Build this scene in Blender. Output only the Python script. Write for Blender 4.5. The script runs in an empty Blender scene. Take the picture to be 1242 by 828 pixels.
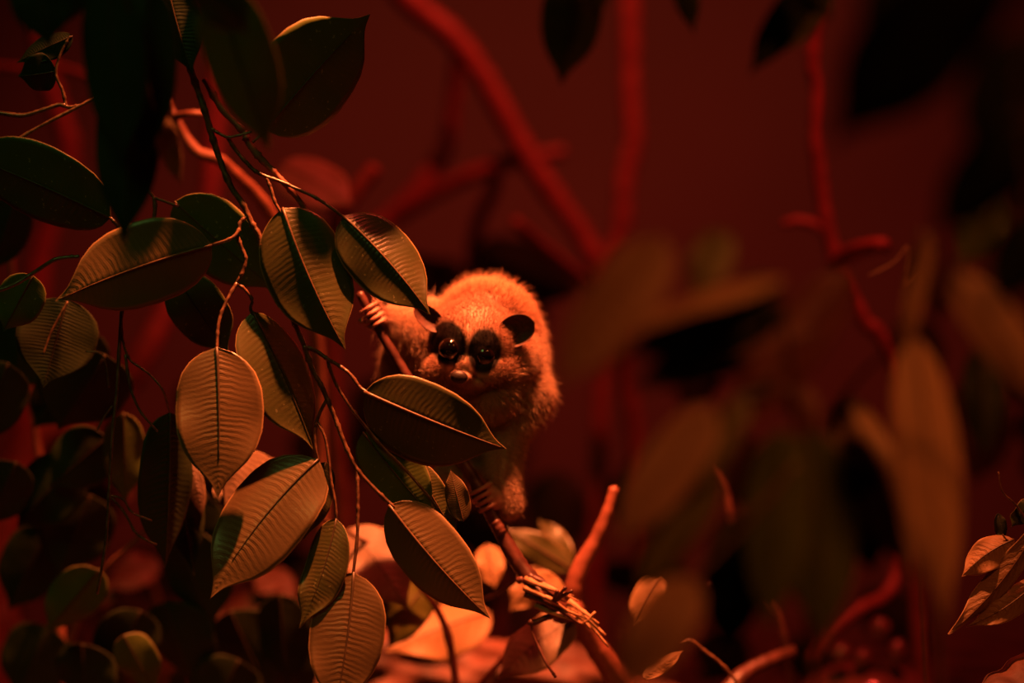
import bpy, bmesh, math, random
import numpy as np
from mathutils import Vector, Matrix

# ------------------------------------------------------------------ camera, light, exposure
SC = bpy.context.scene
COL = SC.collection
FOCAL = 85.0
K = 36.0 / (FOCAL * 1242.0)          # metres per pixel at one metre
CZ = 0.30                            # camera height

cd = bpy.data.cameras.new('camera')
cam = bpy.data.objects.new('camera', cd)
COL.objects.link(cam)
cam.location = (0, 0, CZ)
cam.rotation_euler = (math.pi / 2, 0, 0)
cd.lens = FOCAL
cd.sensor_width = 36.0
cd.clip_start = 0.05
cd.dof.use_dof = True
cd.dof.focus_distance = 1.268
cd.dof.aperture_fstop = 2.8
cd.dof.aperture_blades = 0
SC.camera = cam

SC.view_settings.view_transform = 'Standard'
SC.view_settings.look = 'None'
SC.view_settings.gamma = 1.0
SC.view_settings.use_curve_mapping = False
SC.view_settings.exposure = 0.0

world = bpy.data.worlds.new('world')
SC.world = world
world.use_nodes = True
world.node_tree.nodes['Background'].inputs[0].default_value = (1.0, 0.45, 0.2, 1)
world.node_tree.nodes['Background'].inputs[1].default_value = 0.004


def spot(name, loc, aim, color, watts, angle, blend, radius):
    ld = bpy.data.lights.new(name, 'SPOT')
    ld.color = color
    ld.energy = watts
    ld.spot_size = math.radians(angle)
    ld.spot_blend = blend
    ld.shadow_soft_size = radius
    o = bpy.data.objects.new(name, ld)
    COL.objects.link(o)
    o.location = loc
    d = Vector(aim) - Vector(loc)
    o.rotation_euler = d.to_track_quat('-Z', 'Y').to_euler()
    return o


# amber lamp above the animal, red lamp washing the back wall, weak greenish fill
spot('amber_lamp', (0.05, 1.15, 1.06), (-0.03, 1.29, 0.27), (1.0, 0.215, 0.06), 235, 44, 0.8, 0.012)
spot('red_wall_lamp', (0.02, 1.75, 1.35), (0.0, 2.5, 0.48), (1.0, 0.13, 0.06), 15.0, 66, 1.0, 0.10)
spot('red_branch_lamp', (0.30, 1.30, 1.45), (0.06, 1.95, 0.25), (1.0, 0.05, 0.03), 62, 76, 0.9, 0.03)
spot('amber_side_fill', (0.55, 0.45, 1.0), (0.22, 0.93, 0.25), (1.0, 0.22, 0.045), 25, 40, 1.0, 0.05)  # added fill that lifts the right foreground leaves
spot('green_fill_lamp', (-0.45, 0.55, 0.95), (-0.24, 1.26, 0.36), (0.55, 1.0, 0.20), 8.5, 27, 1.0, 0.25)


def P(px, py, Y):
    if 1.18 < Y < 1.27:
        Y = 1.27 - (1.27 - Y) * 0.4
    elif Y < 1.0:
        Y += 0.12
    return Vector((K * Y * (px - 621.0), Y, CZ - K * Y * (py - 414.0)))


# ------------------------------------------------------------------ materials
def newmat(name):
    m = bpy.data.materials.new(name)
    m.use_nodes = True
    nt = m.node_tree
    nt.nodes.clear()
    out = nt.nodes.new('ShaderNodeOutputMaterial')
    return m, nt, out


def N(nt, t, **kw):
    n = nt.nodes.new(t)
    for k, v in kw.items():
        if k.startswith('i_'):
            n.inputs[k[2:]].default_value = v
        else:
            setattr(n, k, v)
    return n


def M(nt, op, a, b=None, c=None):
    n = nt.nodes.new('ShaderNodeMath')
    n.operation = op
    for i, v in enumerate((a, b, c)):
        if v is None:
            continue
        if isinstance(v, (int, float)):
            n.inputs[i].default_value = v
        else:
            nt.links.new(v, n.inputs[i])
    return n.outputs[0]


def mixc(nt, f, a, b):
    n = nt.nodes.new('ShaderNodeMix')
    n.data_type = 'RGBA'
    for i, v in ((0, f), (6, a), (7, b)):
        if isinstance(v, (int, float)):
            n.inputs[i].default_value = v
        elif isinstance(v, tuple):
            n.inputs[i].default_value = (*v[:3], 1)
        else:
            nt.links.new(v, n.inputs[i])
    return n.outputs[2]


def leaf_mat(name, c1, c2, margin, rough=0.42, trans=0.16, bump=0.55, freq=27, speck=0.0, spec=0.4):
    m, nt, out = newmat(name)
    L = nt.links.new
    uv = N(nt, 'ShaderNodeUVMap')
    sep = N(nt, 'ShaderNodeSeparateXYZ')
    L(uv.outputs[0], sep.inputs[0])
    v = M(nt, 'ABSOLUTE', M(nt, 'MULTIPLY_ADD', sep.outputs[0], 2.0, -1.0))
    tc = N(nt, 'ShaderNodeTexCoord')
    oi = N(nt, 'ShaderNodeObjectInfo')
    nz = N(nt, 'ShaderNodeTexNoise', noise_dimensions='3D')
    nz.inputs['Scale'].default_value = 3.0
    nz.inputs['Detail'].default_value = 5.0
    cmb = N(nt, 'ShaderNodeCombineXYZ')
    L(sep.outputs[0], cmb.inputs[0])
    L(M(nt, 'MULTIPLY', sep.outputs[1], 2.4), cmb.inputs[1])
    L(M(nt, 'MULTIPLY', oi.outputs['Random'], 37.0), cmb.inputs[2])
    L(cmb.outputs[0], nz.inputs['Vector'])
    col = mixc(nt, nz.outputs[0], c1, c2)
    hue = N(nt, 'ShaderNodeHueSaturation')
    hue.inputs['Hue'].default_value = 0.5
    L(M(nt, 'MULTIPLY_ADD', oi.outputs['Random'], 0.5, 0.75), hue.inputs['Value'])
    L(col, hue.inputs['Color'])
    # pale margin; tan put in for the thin glow along leaf edges
    mr = N(nt, 'ShaderNodeMapRange')
    mr.inputs[1].default_value = 0.955
    mr.inputs[2].default_value = 0.985
    L(v, mr.inputs[0])
    col = mixc(nt, mr.outputs[0], hue.outputs[0], margin)
    # side veins: sweeping forward from the midrib
    ph = M(nt, 'SUBTRACT', M(nt, 'MULTIPLY', sep.outputs[1], float(freq)),
           M(nt, 'MULTIPLY', M(nt, 'POWER', v, 1.4), 1.7))
    ph = M(nt, 'ADD', ph, M(nt, 'MULTIPLY', nz.outputs[0], 1.9))
    s = M(nt, 'SINE', M(nt, 'MULTIPLY', ph, 6.2832))
    s2 = M(nt, 'SINE', M(nt, 'MULTIPLY', ph, 20.1))
    amp = M(nt, 'POWER', M(nt, 'SUBTRACT', 1.0, M(nt, 'MULTIPLY', v, 0.85)), 1.6)
    h = M(nt, 'MULTIPLY', M(nt, 'MULTIPLY', M(nt, 'ADD', s, M(nt, 'MULTIPLY', s2, 0.3)), amp), M(nt, 'MULTIPLY_ADD', nz.outputs[0], 2.4, -0.5))
    fine = N(nt, 'ShaderNodeTexNoise')
    fine.inputs['Scale'].default_value = 900.0
    L(tc.outputs['Object'], fine.inputs['Vector'])
    h = M(nt, 'ADD', h, M(nt, 'MULTIPLY', fine.outputs[0], 0.5))
    bp = N(nt, 'ShaderNodeBump')
    bp.inputs['Strength'].default_value = bump
    bp.inputs['Distance'].default_value = 0.00038
    L(h, bp.inputs['Height'])
    if speck > 0:
        vor = N(nt, 'ShaderNodeTexNoise')
        vor.inputs['Scale'].default_value = 420.0
        vor.inputs['Detail'].default_value = 3.0
        L(tc.outputs['Object'], vor.inputs['Vector'])
        sp = M(nt, 'MULTIPLY', M(nt, 'GREATER_THAN', vor.outputs[0], 0.69), speck)
        col = mixc(nt, sp, col, (0.35, 0.32, 0.16))
    pr = N(nt, 'ShaderNodeBsdfPrincipled')
    L(col, pr.inputs['Base Color'])
    pr.inputs['Roughness'].default_value = rough
    pr.inputs['Specular IOR Level'].default_value = spec
    L(bp.outputs[0], pr.inputs['Normal'])
    tr = N(nt, 'ShaderNodeBsdfTranslucent')
    L(col, tr.inputs[0])
    mx = N(nt, 'ShaderNodeMixShader')
    mx.inputs[0].default_value = trans
    L(pr.outputs[0], mx.inputs[1])
    L(tr.outputs[0], mx.inputs[2])
    L(mx.outputs[0], out.inputs[0])
    return m


def bark_mat(name, c1, c2, scale=60.0, rough=0.6, bump=0.6, dist=0.001, spec=0.3):
    m, nt, out = newmat(name)
    L = nt.links.new
    tc = N(nt, 'ShaderNodeTexCoord')
    nz = N(nt, 'ShaderNodeTexNoise')
    nz.inputs['Scale'].default_value = scale
    nz.inputs['Detail'].default_value = 6.0
    L(tc.outputs['Object'], nz.inputs['Vector'])
    rp = N(nt, 'ShaderNodeMapRange')
    rp.inputs[1].default_value = 0.35
    rp.inputs[2].default_value = 0.65
    L(nz.outputs[0], rp.inputs[0])
    pr = N(nt, 'ShaderNodeBsdfPrincipled')
    L(mixc(nt, rp.outputs[0], c1, c2), pr.inputs['Base Color'])
    pr.inputs['Roughness'].default_value = rough
    pr.inputs['Specular IOR Level'].default_value = spec
    bp = N(nt, 'ShaderNodeBump')
    bp.inputs['Strength'].default_value = bump
    bp.inputs['Distance'].default_value = dist
    L(nz.outputs[0], bp.inputs['Height'])
    L(bp.outputs[0], pr.inputs['Normal'])
    L(pr.outputs[0], out.inputs[0])
    return m


MAT = {
    'green': leaf_mat('green_leaf', (0.045, 0.07, 0.012), (0.08, 0.09, 0.018), (0.16, 0.12, 0.05), 0.40, 0.05, 0.16, speck=0.5),
    'brown': leaf_mat('bronze_leaf', (0.078, 0.052, 0.021), (0.115, 0.074, 0.032), (0.28, 0.17, 0.08), 0.33, 0.06, 0.34, spec=0.42),
    'mixed': leaf_mat('olive_leaf', (0.04, 0.052, 0.011), (0.08, 0.058, 0.021), (0.25, 0.16, 0.07), 0.34, 0.06, 0.26, speck=0.25, spec=0.4),
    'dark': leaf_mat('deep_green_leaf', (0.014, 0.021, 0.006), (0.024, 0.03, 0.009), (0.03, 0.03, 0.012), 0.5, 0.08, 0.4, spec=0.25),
    'olive': leaf_mat('yellow_green_leaf', (0.09, 0.095, 0.012), (0.15, 0.125, 0.022), (0.35, 0.25, 0.08), 0.45, 0.25, 0.4),
    'tan': leaf_mat('pale_leaf', (0.13, 0.078, 0.046), (0.24, 0.14, 0.082), (0.6, 0.4, 0.22), 0.5, 0.2, 0.7, freq=13),
    'dry': leaf_mat('dry_leaf', (0.25, 0.14, 0.06), (0.36, 0.20, 0.09), (0.5, 0.3, 0.15), 0.55, 0.2, 0.9, freq=11),
    'red': leaf_mat('russet_leaf', (0.08, 0.022, 0.014), (0.16, 0.045, 0.025), (0.12, 0.04, 0.02), 0.5, 0.15, 0.6),
    'twig': bark_mat('twig_bark', (0.05, 0.022, 0.013), (0.15, 0.068, 0.035), 300.0, 0.34, 0.8, 0.0005, 0.6),
    'rib_dark': bark_mat('dark_midrib', (0.035, 0.022, 0.010), (0.06, 0.035, 0.015), 300.0, 0.45, 0.3, 0.0002, 0.4),
    'rib': bark_mat('brown_midrib', (0.08, 0.04, 0.02), (0.14, 0.07, 0.032), 300.0, 0.40, 0.3, 0.0002, 0.5),
    'branch': bark_mat('smooth_branch_bark', (0.16, 0.045, 0.028), (0.27, 0.08, 0.05), 90.0, 0.5, 0.6, 0.0008, 0.4),
    'climb': bark_mat('climbing_branch_bark', (0.045, 0.013, 0.010), (0.10, 0.03, 0.022), 140.0, 0.42, 0.6, 0.0006, 0.45),
    'trunk': bark_mat('log_bark', (0.05, 0.02, 0.014), (0.20, 0.07, 0.045), 26.0, 0.6, 0.9, 0.006, 0.35),
    'wood': bark_mat('splintered_wood', (0.34, 0.17, 0.09), (0.55, 0.28, 0.15), 200.0, 0.6, 0.8, 0.0008, 0.3),
    'stone': bark_mat('wet_stone', (0.10, 0.045, 0.035), (0.18, 0.08, 0.06), 40.0, 0.16, 0.35, 0.001, 0.8),
}


# ------------------------------------------------------------------ mesh helpers
def link_mesh(name, verts, faces, mat, parent=None, smooth=True, uvs=None):
    me = bpy.data.meshes.new(name)
    me.from_pydata([tuple(v) for v in verts], [], faces)
    if smooth:
        me.polygons.foreach_set('use_smooth', [True] * len(me.polygons))
    if uvs is not None:
        ul = me.uv_layers.new(name='UVMap')
        idx = np.empty(len(me.loops), dtype=np.int32)
        me.loops.foreach_get('vertex_index', idx)
        ul.data.foreach_set('uv', np.asarray(uvs, dtype=np.float32)[idx].ravel())
    me.materials.append(MAT[mat] if isinstance(mat, str) else mat)
    me.update()
    o = bpy.data.objects.new(name, me)
    COL.objects.link(o)
    if parent is not None:
        o.parent = parent
        o.matrix_parent_inverse = Matrix.Translation(-Vector(world_loc(parent)))
    return o


def world_loc(o):
    l = Vector(o.location)
    p = o.parent
    if p is not None and o.type == 'EMPTY':
        l = l + world_loc(p)
    return l if o.type == 'EMPTY' else Vector((0, 0, 0))


def thing(name, label, cat, loc=(0, 0, 0), group=None):
    o = bpy.data.objects.new(name, None)
    COL.objects.link(o)
    o.location = loc
    o.empty_display_size = 0.02
    o['label'] = label
    o['category'] = cat
    if group:
        o['group'] = group
    return o


def tag(o, label, cat, group=None):
    o['label'] = label
    o['category'] = cat
    if group:
        o['group'] = group
    return o


def catmull(pts, per=8):
    pts = [Vector(p) for p in pts]
    if len(pts) == 2:
        return [pts[0].lerp(pts[1], i / per) for i in range(per + 1)]
    out = []
    ext = [pts[0] * 2 - pts[1]] + pts + [pts[-1] * 2 - pts[-2]]
    for i in range(1, len(ext) - 2):
        p0, p1, p2, p3 = ext[i - 1:i + 3]
        for j in range(per):
            t = j / per
            out.append(0.5 * ((2 * p1) + (p2 - p0) * t + (2 * p0 - 5 * p1 + 4 * p2 - p3) * t * t +
                              (3 * p1 - p0 - 3 * p2 + p3) * t ** 3))
    out.append(pts[-1])
    return out


def tube_geo(path, radii, sides=8, rnd=None, knob=0.0, node_every=None):
    """verts, faces of a tube along path (Vectors)"""
    n = len(path)
    verts, faces = [], []
    t_prev = None
    up = Vector((0, -1, 0))
    for i in range(n):
        t = (path[min(i + 1, n - 1)] - path[max(i - 1, 0)])
        if t.length < 1e-9:
            t = t_prev or Vector((0, 0, 1))
        t.normalize()
        u = up - t * up.dot(t)
        if u.length < 0.05:
            u = Vector((1, 0, 0)) - t * t.x
        u.normalize()
        up = u
        w = t.cross(u)
        r = radii[i]
        if rnd and knob:
            r *= 1 + rnd.uniform(-knob, knob)
        if node_every and i % node_every == node_every // 2:
            r *= 1.28
        for k in range(sides):
            a = 2 * math.pi * k / sides
            rr = r * (1 + (rnd.uniform(-knob, knob) * 0.6 if rnd and knob else 0))
            verts.append(path[i] + (u * math.cos(a) + w * math.sin(a)) * rr)
        t_prev = t
    for i in range(n - 1):
        for k in range(sides):
            a, b = i * sides + k, i * sides + (k + 1) % sides
            faces.append((a, b, b + sides, a + sides))
    c0, c1 = len(verts), len(verts) + 1
    verts.append(path[0] - (path[1] - path[0]).normalized() * radii[0] * 0.4)
    verts.append(path[-1] + (path[-1] - path[-2]).normalized() * radii[-1] * 0.5)
    for k in range(sides):
        faces.append((c0, (k + 1) % sides, k))
        b = (n - 1) * sides
        faces.append((c1, b + k, b + (k + 1) % sides))
    return verts, faces


def tube(name, pts, r0, r1, mat, parent=None, seed=1, knob=0.06, sides=8, per=7, node_every=None):
    """pts: Vectors; r0, r1 in metres"""
    path = catmull(pts, per)
    n = len(path)
    radii = [r0 + (r1 - r0) * i / (n - 1) for i in range(n)]
    v, f = tube_geo(path, radii, sides, random.Random(seed), knob, node_every)
    return link_mesh(name, v, f, mat, parent)


def ptube(name, pix, r0px, r1px, mat, parent=None, seed=1, knob=0.06, node_every=None, sides=8, per=7):
    """pix: list of (px, py, Y); radii in pixels at that depth"""
    pts = [P(*p) for p in pix]
    return tube(name, pts, r0px * K * pix[0][2], r1px * K * pix[-1][2], mat, parent, seed, knob, sides, per, node_every)


PROF = ([0, .015, .04, .09, .17, .28, .42, .56, .68, .77, .84, .89, .93, .965, 1.0],
        [0, .20, .40, .63, .84, .97, 1.0, .96, .83, .62, .37, .20, .11, .055, .0])
PROF_NARROW = ([0, .05, .15, .3, .5, .7, .85, .94, 1.0], [0, .3, .62, .9, 1., .82, .48, .2, 0.])
PROF_ROUND = ([0, .04, .1, .2, .35, .5, .65, .8, .92, 1.0], [.55, .68, .80, .92, 1., 1., .93, .76, .48, 0.])


def leaf_geo(B, T, width, hint, fold, droop, sweep, curl, wave, rnd, prof=PROF, nu=30, nv=7, th=0.00022, asym=0.0):
    a = (T - B)
    Ln = a.length
    a = a / Ln
    n0 = Vector((0, -1, 0)); n0 = (n0 - a * n0.dot(a)).normalized()
    h = Vector((hint[0], -1.0, hint[1]))
    n = h - a * h.dot(a)
    n.normalize()
    s = a.cross(n)
    W = width / max(0.45, abs(n.dot(n0))) * 0.5
    ph1, ph2 = rnd.uniform(0, 6.28), rnd.uniform(0, 6.28)
    fr = math.radians(fold)

    def mid(u):
        return B + a * (Ln * u) + n * (droop * 4 * u * (1 - u)) + s * (sweep * 4 * u * (1 - u)) - n * (curl * u * u * u)
    top, nrm = [], []
    for i in range(nu + 1):
        u = i / nu
        hw = W * float(np.interp(u, prof[0], prof[1]))
        c = mid(u)
        for j in range(2 * nv + 1):
            v = (j - nv) / nv
            side = 1 + asym * (1 if v > 0 else -1)
            av = abs(v)
            off = hw * side * av
            ed = math.sin(u * 9 + ph1 + (1.7 if v > 0 else 0)) * wave * av * av * min(1, hw / (W + 1e-9) * 1.3)
            ed += math.sin(u * 17 + ph2 + (2.9 if v > 0 else 0)) * wave * 0.35 * av * av
            z = -math.sin(fr) * off * (1.0 - 0.25 * av) + ed
            top.append(c + s * (math.cos(fr) * off * (1 if v > 0 else -1)) + n * z - a * (av * av * hw * 0.0))
    m = 2 * nv + 1
    verts = [p + n * th for p in top] + [p - n * th for p in top]
    off = len(top)
    uvs = []
    for k in range(2):
        for i in range(nu + 1):
            for j in range(m):
                uvs.append((j / (m - 1), i / nu))
    faces = []
    for i in range(nu):
        for j in range(m - 1):
            q = i * m + j
            faces.append((q, q + m, q + m + 1, q + 1))
            faces.append((off + q, off + q + 1, off + q + m + 1, off + q + m))
        for q, fl in ((i * m, 0), (i * m + m - 1, 1)):
            f = (q, off + q, off + q + m, q + m)
            faces.append(f if not fl else f[::-1])
    rib = [mid(i / 14 * 0.96) for i in range(15)]
    return verts, faces, uvs, rib, n


LEAFSEED = [0]


def leaf(parent, bx, by, tx, ty, w, Y=1.25, Yt=None, hint=(0, 0), fold=14, droop=6, sweep=0, curl=0, wave=2.0,
         mat='green', rib='rib', ribr=1.6, rib_side=1, prof=PROF, label=None, asym=0.0, name='leaf', res=30, ribend=1.0):
    """all lengths in photo pixels at depth Y"""
    LEAFSEED[0] += 1
    rnd = random.Random(LEAFSEED[0] * 7 + 3)
    Yt = Y if Yt is None else Yt
    k = K * (Y + Yt) / 2
    v, f, uv, rp, n = leaf_geo(P(bx, by, Y), P(tx, ty, Yt), w * k, hint, fold, droop * k, sweep * k, curl * k,
                               wave * k, rnd, prof, nu=res, asym=asym)
    o = link_mesh(name, v, f, mat, parent, uvs=uv)
    if label:
        o['label'] = label
    if rib:
        pts = [p + n * (0.4 * ribr * k) for p in rp[:max(4, int(15 * ribend))]]
        nn = len(pts)
        rv, rf = tube_geo(pts, [ribr * k * (1 - 0.75 * i / (nn - 1)) for i in range(nn)], 6)
        # midrib keeps its leaf as parent
        me_o = link_mesh('midrib', rv, rf, rib)
        me_o.parent = o
        me_o.matrix_parent_inverse = Matrix.Identity(4)
    return o


# ------------------------------------------------------------------ structure
def structure(o):
    o['kind'] = 'structure'
    return o


def wall_mat():
    m, nt, out = newmat('painted_wall')
    L = nt.links.new
    tc = N(nt, 'ShaderNodeTexCoord')
    nz = N(nt, 'ShaderNodeTexNoise')
    nz.inputs['Scale'].default_value = 2.6
    nz.inputs['Detail'].default_value = 4.0
    L(tc.outputs['Object'], nz.inputs['Vector'])
    pr = N(nt, 'ShaderNodeBsdfPrincipled')
    L(mixc(nt, nz.outputs[0], (0.055, 0.045, 0.03), (0.105, 0.08, 0.05)), pr.inputs['Base Color'])
    pr.inputs['Roughness'].default_value = 0.85
    L(pr.outputs[0], out.inputs[0])
    return m


def soil_mat():
    return bark_mat('dark_soil', (0.03, 0.015, 0.01), (0.09, 0.045, 0.03), 30.0, 0.8, 1.0, 0.01, 0.2)


wm = wall_mat()


def box(name, x0, x1, y0, y1, z0, z1, mat):
    v = [(x, y, z) for x in (x0, x1) for y in (y0, y1) for z in (z0, z1)]
    f = [(0, 1, 3, 2), (4, 6, 7, 5), (0, 4, 5, 1), (2, 3, 7, 6), (0, 2, 6, 4), (1, 5, 7, 3)]
    return link_mesh(name, v, f, mat, smooth=False)


structure(box('wall_back', -1.5, 1.5, 2.5, 2.55, -0.05, 1.9, wm))
structure(box('wall_left', -1.5, -1.45, -0.3, 2.5, -0.05, 1.9, wm))
structure(box('wall_right', 1.45, 1.5, -0.3, 2.5, -0.05, 1.9, wm))
# uneven soil floor
nx, ny = 90, 90
fv, ff = [], []
rr = random.Random(5)
for j in range(ny + 1):
    for i in range(nx + 1):
        x = -1.45 + 2.9 * i / nx
        y = -0.3 + 2.8 * j / ny
        fv.append((x, y, 0.006 * math.sin(x * 9 + y * 5) + 0.005 * math.sin(x * 23 - y * 17) + rr.uniform(-.003, .003)))
for j in range(ny):
    for i in range(nx):
        q = j * (nx + 1) + i
        ff.append((q, q + 1, q + nx + 2, q + nx + 1))
structure(link_mesh('floor', fv, ff, soil_mat()))

# ------------------------------------------------------------------ main hanging fig spray, in focus
fig = thing('fig_branch', 'glossy-leaved fig branch hanging in sharp focus, its leaves partly covering the loris', 'branch', tuple(P(200, -60, 1.24)))


def tw(pix, r0, r1, parent=None, name='twig', mat='twig', seed=None, knob=0.10, ne=9, Y=None):
    LEAFSEED[0] += 1
    return ptube(name, pix, r0, r1, mat, parent, seed or LEAFSEED[0], knob, ne)


# main stem and its shoots
tw([(196, -60, 1.21), (224, 60, 1.22), (238, 104, 1.23), (247, 130, 1.23), (254, 154, 1.235), (266, 192, 1.24), (280, 226, 1.24), (295, 248, 1.24), (304, 268, 1.24),
    (314, 285, 1.24), (321, 308, 1.24), (342, 358, 1.24), (356, 388, 1.24), (369, 419, 1.24)], 4.2, 3.2, fig, 'stem')
tw([(369, 419, 1.24), (379, 448, 1.24), (390, 468, 1.24), (397, 484, 1.24), (406, 506, 1.24), (414, 528, 1.24), (424, 552, 1.24), (435, 571, 1.24), (456, 594, 1.24), (478, 615, 1.24)], 3.4, 2.4, fig, 'stem')
tw([(369, 419, 1.24), (384, 426, 1.24), (397, 435, 1.238), (412, 444, 1.238), (425, 454, 1.235), (436, 469, 1.233), (447, 477, 1.23)], 2.6, 2.2, fig)
tw([(397, 435, 1.24), (402, 452, 1.245), (410, 470, 1.25), (427, 496, 1.25), (449, 524, 1.25), (467, 545, 1.25), (483, 560, 1.25), (510, 590, 1.25), (531, 615, 1.25)], 2.2, 1.6, fig)
tw([(300, 262, 1.24), (291, 270, 1.237), (289, 280, 1.235), (280, 289, 1.23), (257, 297, 1.228)], 2.6, 2.0, fig)
tw([(287, 284, 1.24), (293, 300, 1.24), (298, 314, 1.24), (294, 330, 1.24), (287, 343, 1.24)], 2.5, 2.2, fig)
tw([(287, 343, 1.24), (277, 361, 1.235), (268, 381, 1.23), (264, 400, 1.225), (263, 424, 1.22)], 2.3, 2.0, fig)
tw([(287, 343, 1.24), (298, 352, 1.243), (306, 364, 1.247), (304, 374, 1.25), (309, 388, 1.25)], 2.1, 1.8, fig)
tw([(254, 154, 1.235), (263, 160, 1.233), (276, 166, 1.232), (290, 164, 1.232), (305, 160, 1.232)], 2.3, 1.5, fig)
tw([(276, 166, 1.236), (286, 182, 1.24), (297, 195, 1.24), (309, 207, 1.24), (323, 214, 1.24), (340, 220, 1.24), (356, 227, 1.24), (384, 240, 1.238), (402, 252, 1.236), (418, 264, 1.235)], 2.5, 2.1, fig)
tw([(324, 216, 1.24), (329, 230, 1.238), (334, 246, 1.236), (343, 260, 1.235)], 2.2, 1.9, fig)
tw([(296, 160, 1.245), (302, 174, 1.245), (315, 191, 1.247), (330, 206, 1.25), (345, 222, 1.25), (362, 242, 1.255), (376, 262, 1.26)], 4.6, 3.2, fig, 'side_branch', 'branch')
tw([(248, 96, 1.25), (268, 130, 1.248), (296, 160, 1.245)], 4.0, 4.4, fig, 'side_branch', 'branch')
tw([(302, 176, 1.247), (312, 168, 1.25), (322, 158, 1.25)], 2.0, 1.8, fig)
tw([(397, 484, 1.24), (389, 498, 1.24), (383, 516, 1.24), (382, 536, 1.24), (386, 559, 1.24)], 2.2, 1.8, fig)
tw([(385, 512, 1.24), (394, 530, 1.237), (399, 560, 1.235), (402, 585, 1.233), (407, 613, 1.232), (408, 632, 1.231)], 2.0, 1.7, fig)
tw([(433, 568, 1.24), (434, 592, 1.235), (434, 620, 1.232), (433, 655, 1.23), (428, 698, 1.228)], 2.1, 2.0, fig)

# leaf: base, tip, apparent width ...
L = leaf
L(fig, 322, 158, 449, 17, 108, 1.245, 1.25, hint=(0.2, -0.9), fold=4, droop=3, sweep=-5, wave=1.5, mat='green', rib='rib_dark', ribr=1.5, ribend=.93, asym=-0.05, label='dark green upturned leaf at the top of the spray')
L(fig, 257, 297, 67, 365, 108, 1.228, 1.215, hint=(-0.25, -0.35), fold=16, droop=5, sweep=6, wave=2.5, mat='brown', rib='rib', ribr=1.8, label='broad bronze leaf with a lit curled tip')
L(fig, 343, 252, 419, 424, 112, 1.235, 1.225, hint=(0.35, -0.6), fold=20, droop=9, sweep=5, wave=3, mat='mixed', rib='rib', ribr=2.0)
L(fig, 416, 262, 522, 382, 92, 1.235, 1.225, hint=(0.25, 0.15), fold=24, droop=7, sweep=-3, wave=3, mat='mixed', rib='rib', ribr=2.1, label='leaf with a brightly lit right half touching the animal')
L(fig, 306, 378, 380, 546, 84, 1.25, 1.24, hint=(0.6, 0.2), fold=28, droop=8, sweep=0, wave=2.5, mat='mixed', rib='rib_dark', ribr=1.6)
L(fig, 263, 421, 264, 604, 112, 1.22, 1.20, hint=(0.0, 0.62), fold=8, droop=6, sweep=-3, wave=3, mat='brown', rib='rib_dark', ribr=2.4, ribend=.84, label='large ribbed bronze leaf hanging straight down')
L(fig, 386, 557, 255, 726, 106, 1.24, 1.215, hint=(-0.15, 0.25), fold=10, droop=9, sweep=7, wave=4, mat='brown', rib='rib_dark', ribr=1.8, ribend=.84)
L(fig, 408, 629, 363, 762, 56, 1.231, 1.215, hint=(-0.3, -0.05), fold=16, droop=5, sweep=-7, wave=3.5, mat='mixed', rib='rib_dark', ribr=1.4, ribend=.8)
L(fig, 429, 694, 404, 868, 96, 1.228, 1.20, hint=(0.15, 0.02), fold=12, droop=7, sweep=-3, wave=3, mat='brown', rib='rib_dark', ribr=2.2)
L(fig, 472, 612, 595, 750, 92, 1.24, 1.225, hint=(0.1, -0.35), fold=24, droop=6, sweep=3, wave=2, mat='brown', rib='rib', ribr=2.0)
L(fig, 442, 475, 614, 544, 106, 1.23, 1.235, hint=(-0.05, -0.25), fold=14, droop=4, sweep=1, asym=0.18, wave=2, mat='mixed', rib='rib', ribr=2.6, label='wide olive leaf below the face of the animal')
L(fig, 440, 524, 528, 632, 72, 1.262, 1.265, hint=(0, -0.3), fold=10, droop=4, wave=2, mat='green', rib='rib_dark')
L(fig, 562, 632, 546, 568, 30, 1.262, 1.262, hint=(0, 0.1), fold=10, droop=3, wave=2, mat='brown', rib='rib', ribr=1)
L(fig, 500, 560, 556, 655, 40, 1.27, 1.27, hint=(0, 0.1), fold=10, droop=3, wave=2, mat='mixed', rib='rib', ribr=1)
L(fig, 395, 560, 368, 655, 42, 1.262, 1.262, hint=(0.2, -0.2), fold=12, droop=3, wave=2, mat='mixed', rib='rib_dark', ribr=1.2)
L(fig, 212, 244, 338, 354, 88, 1.30, 1.31, hint=(0.1, -0.8), fold=6, droop=4, wave=2, mat='green', rib='rib_dark', ribr=1.2)
L(fig, 214, 335, 278, 430, 72, 1.29, 1.30, hint=(0.1, -0.6), fold=8, droop=4, wave=2, mat='green', rib='rib_dark', ribr=1.2)
L(fig, 486, 606, 478, 668, 26, 1.28, 1.28, hint=(0, 0.1), fold=10, droop=3, wave=2, mat='brown', rib='rib', ribr=1)
L(fig, 200, -30, 234, 92, 60, 1.19, 1.19, hint=(-0.2, -0.2), fold=14, droop=4, wave=2, mat='dark', rib='rib_dark', ribr=1.2)

# unseen leaves added above the frame to throw dappled shade on the spray
tw([(205, -60, 1.21), (250, -110, 1.20), (330, -140, 1.20), (420, -170, 1.20), (500, -180, 1.20)], 3.5, 2.5, fig, 'side_branch')  # unseen support added for the shading leaves
for (x, y, w_, a_) in ((262, -115, 84, 10), (318, -136, 80, -15), (330, -138, 70, 30), (436, -150, 76, 10), (500, -180, 60, -40)):
    L(fig, x, y, x + 84 * math.cos(math.radians(a_)), y + 12, w_ * 0.6, 1.20, 1.20 + 0.03 * math.sin(math.radians(a_)), hint=(0, 2.2), fold=8, droop=3, wave=2, mat='green', rib='rib_dark', res=16)

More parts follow.
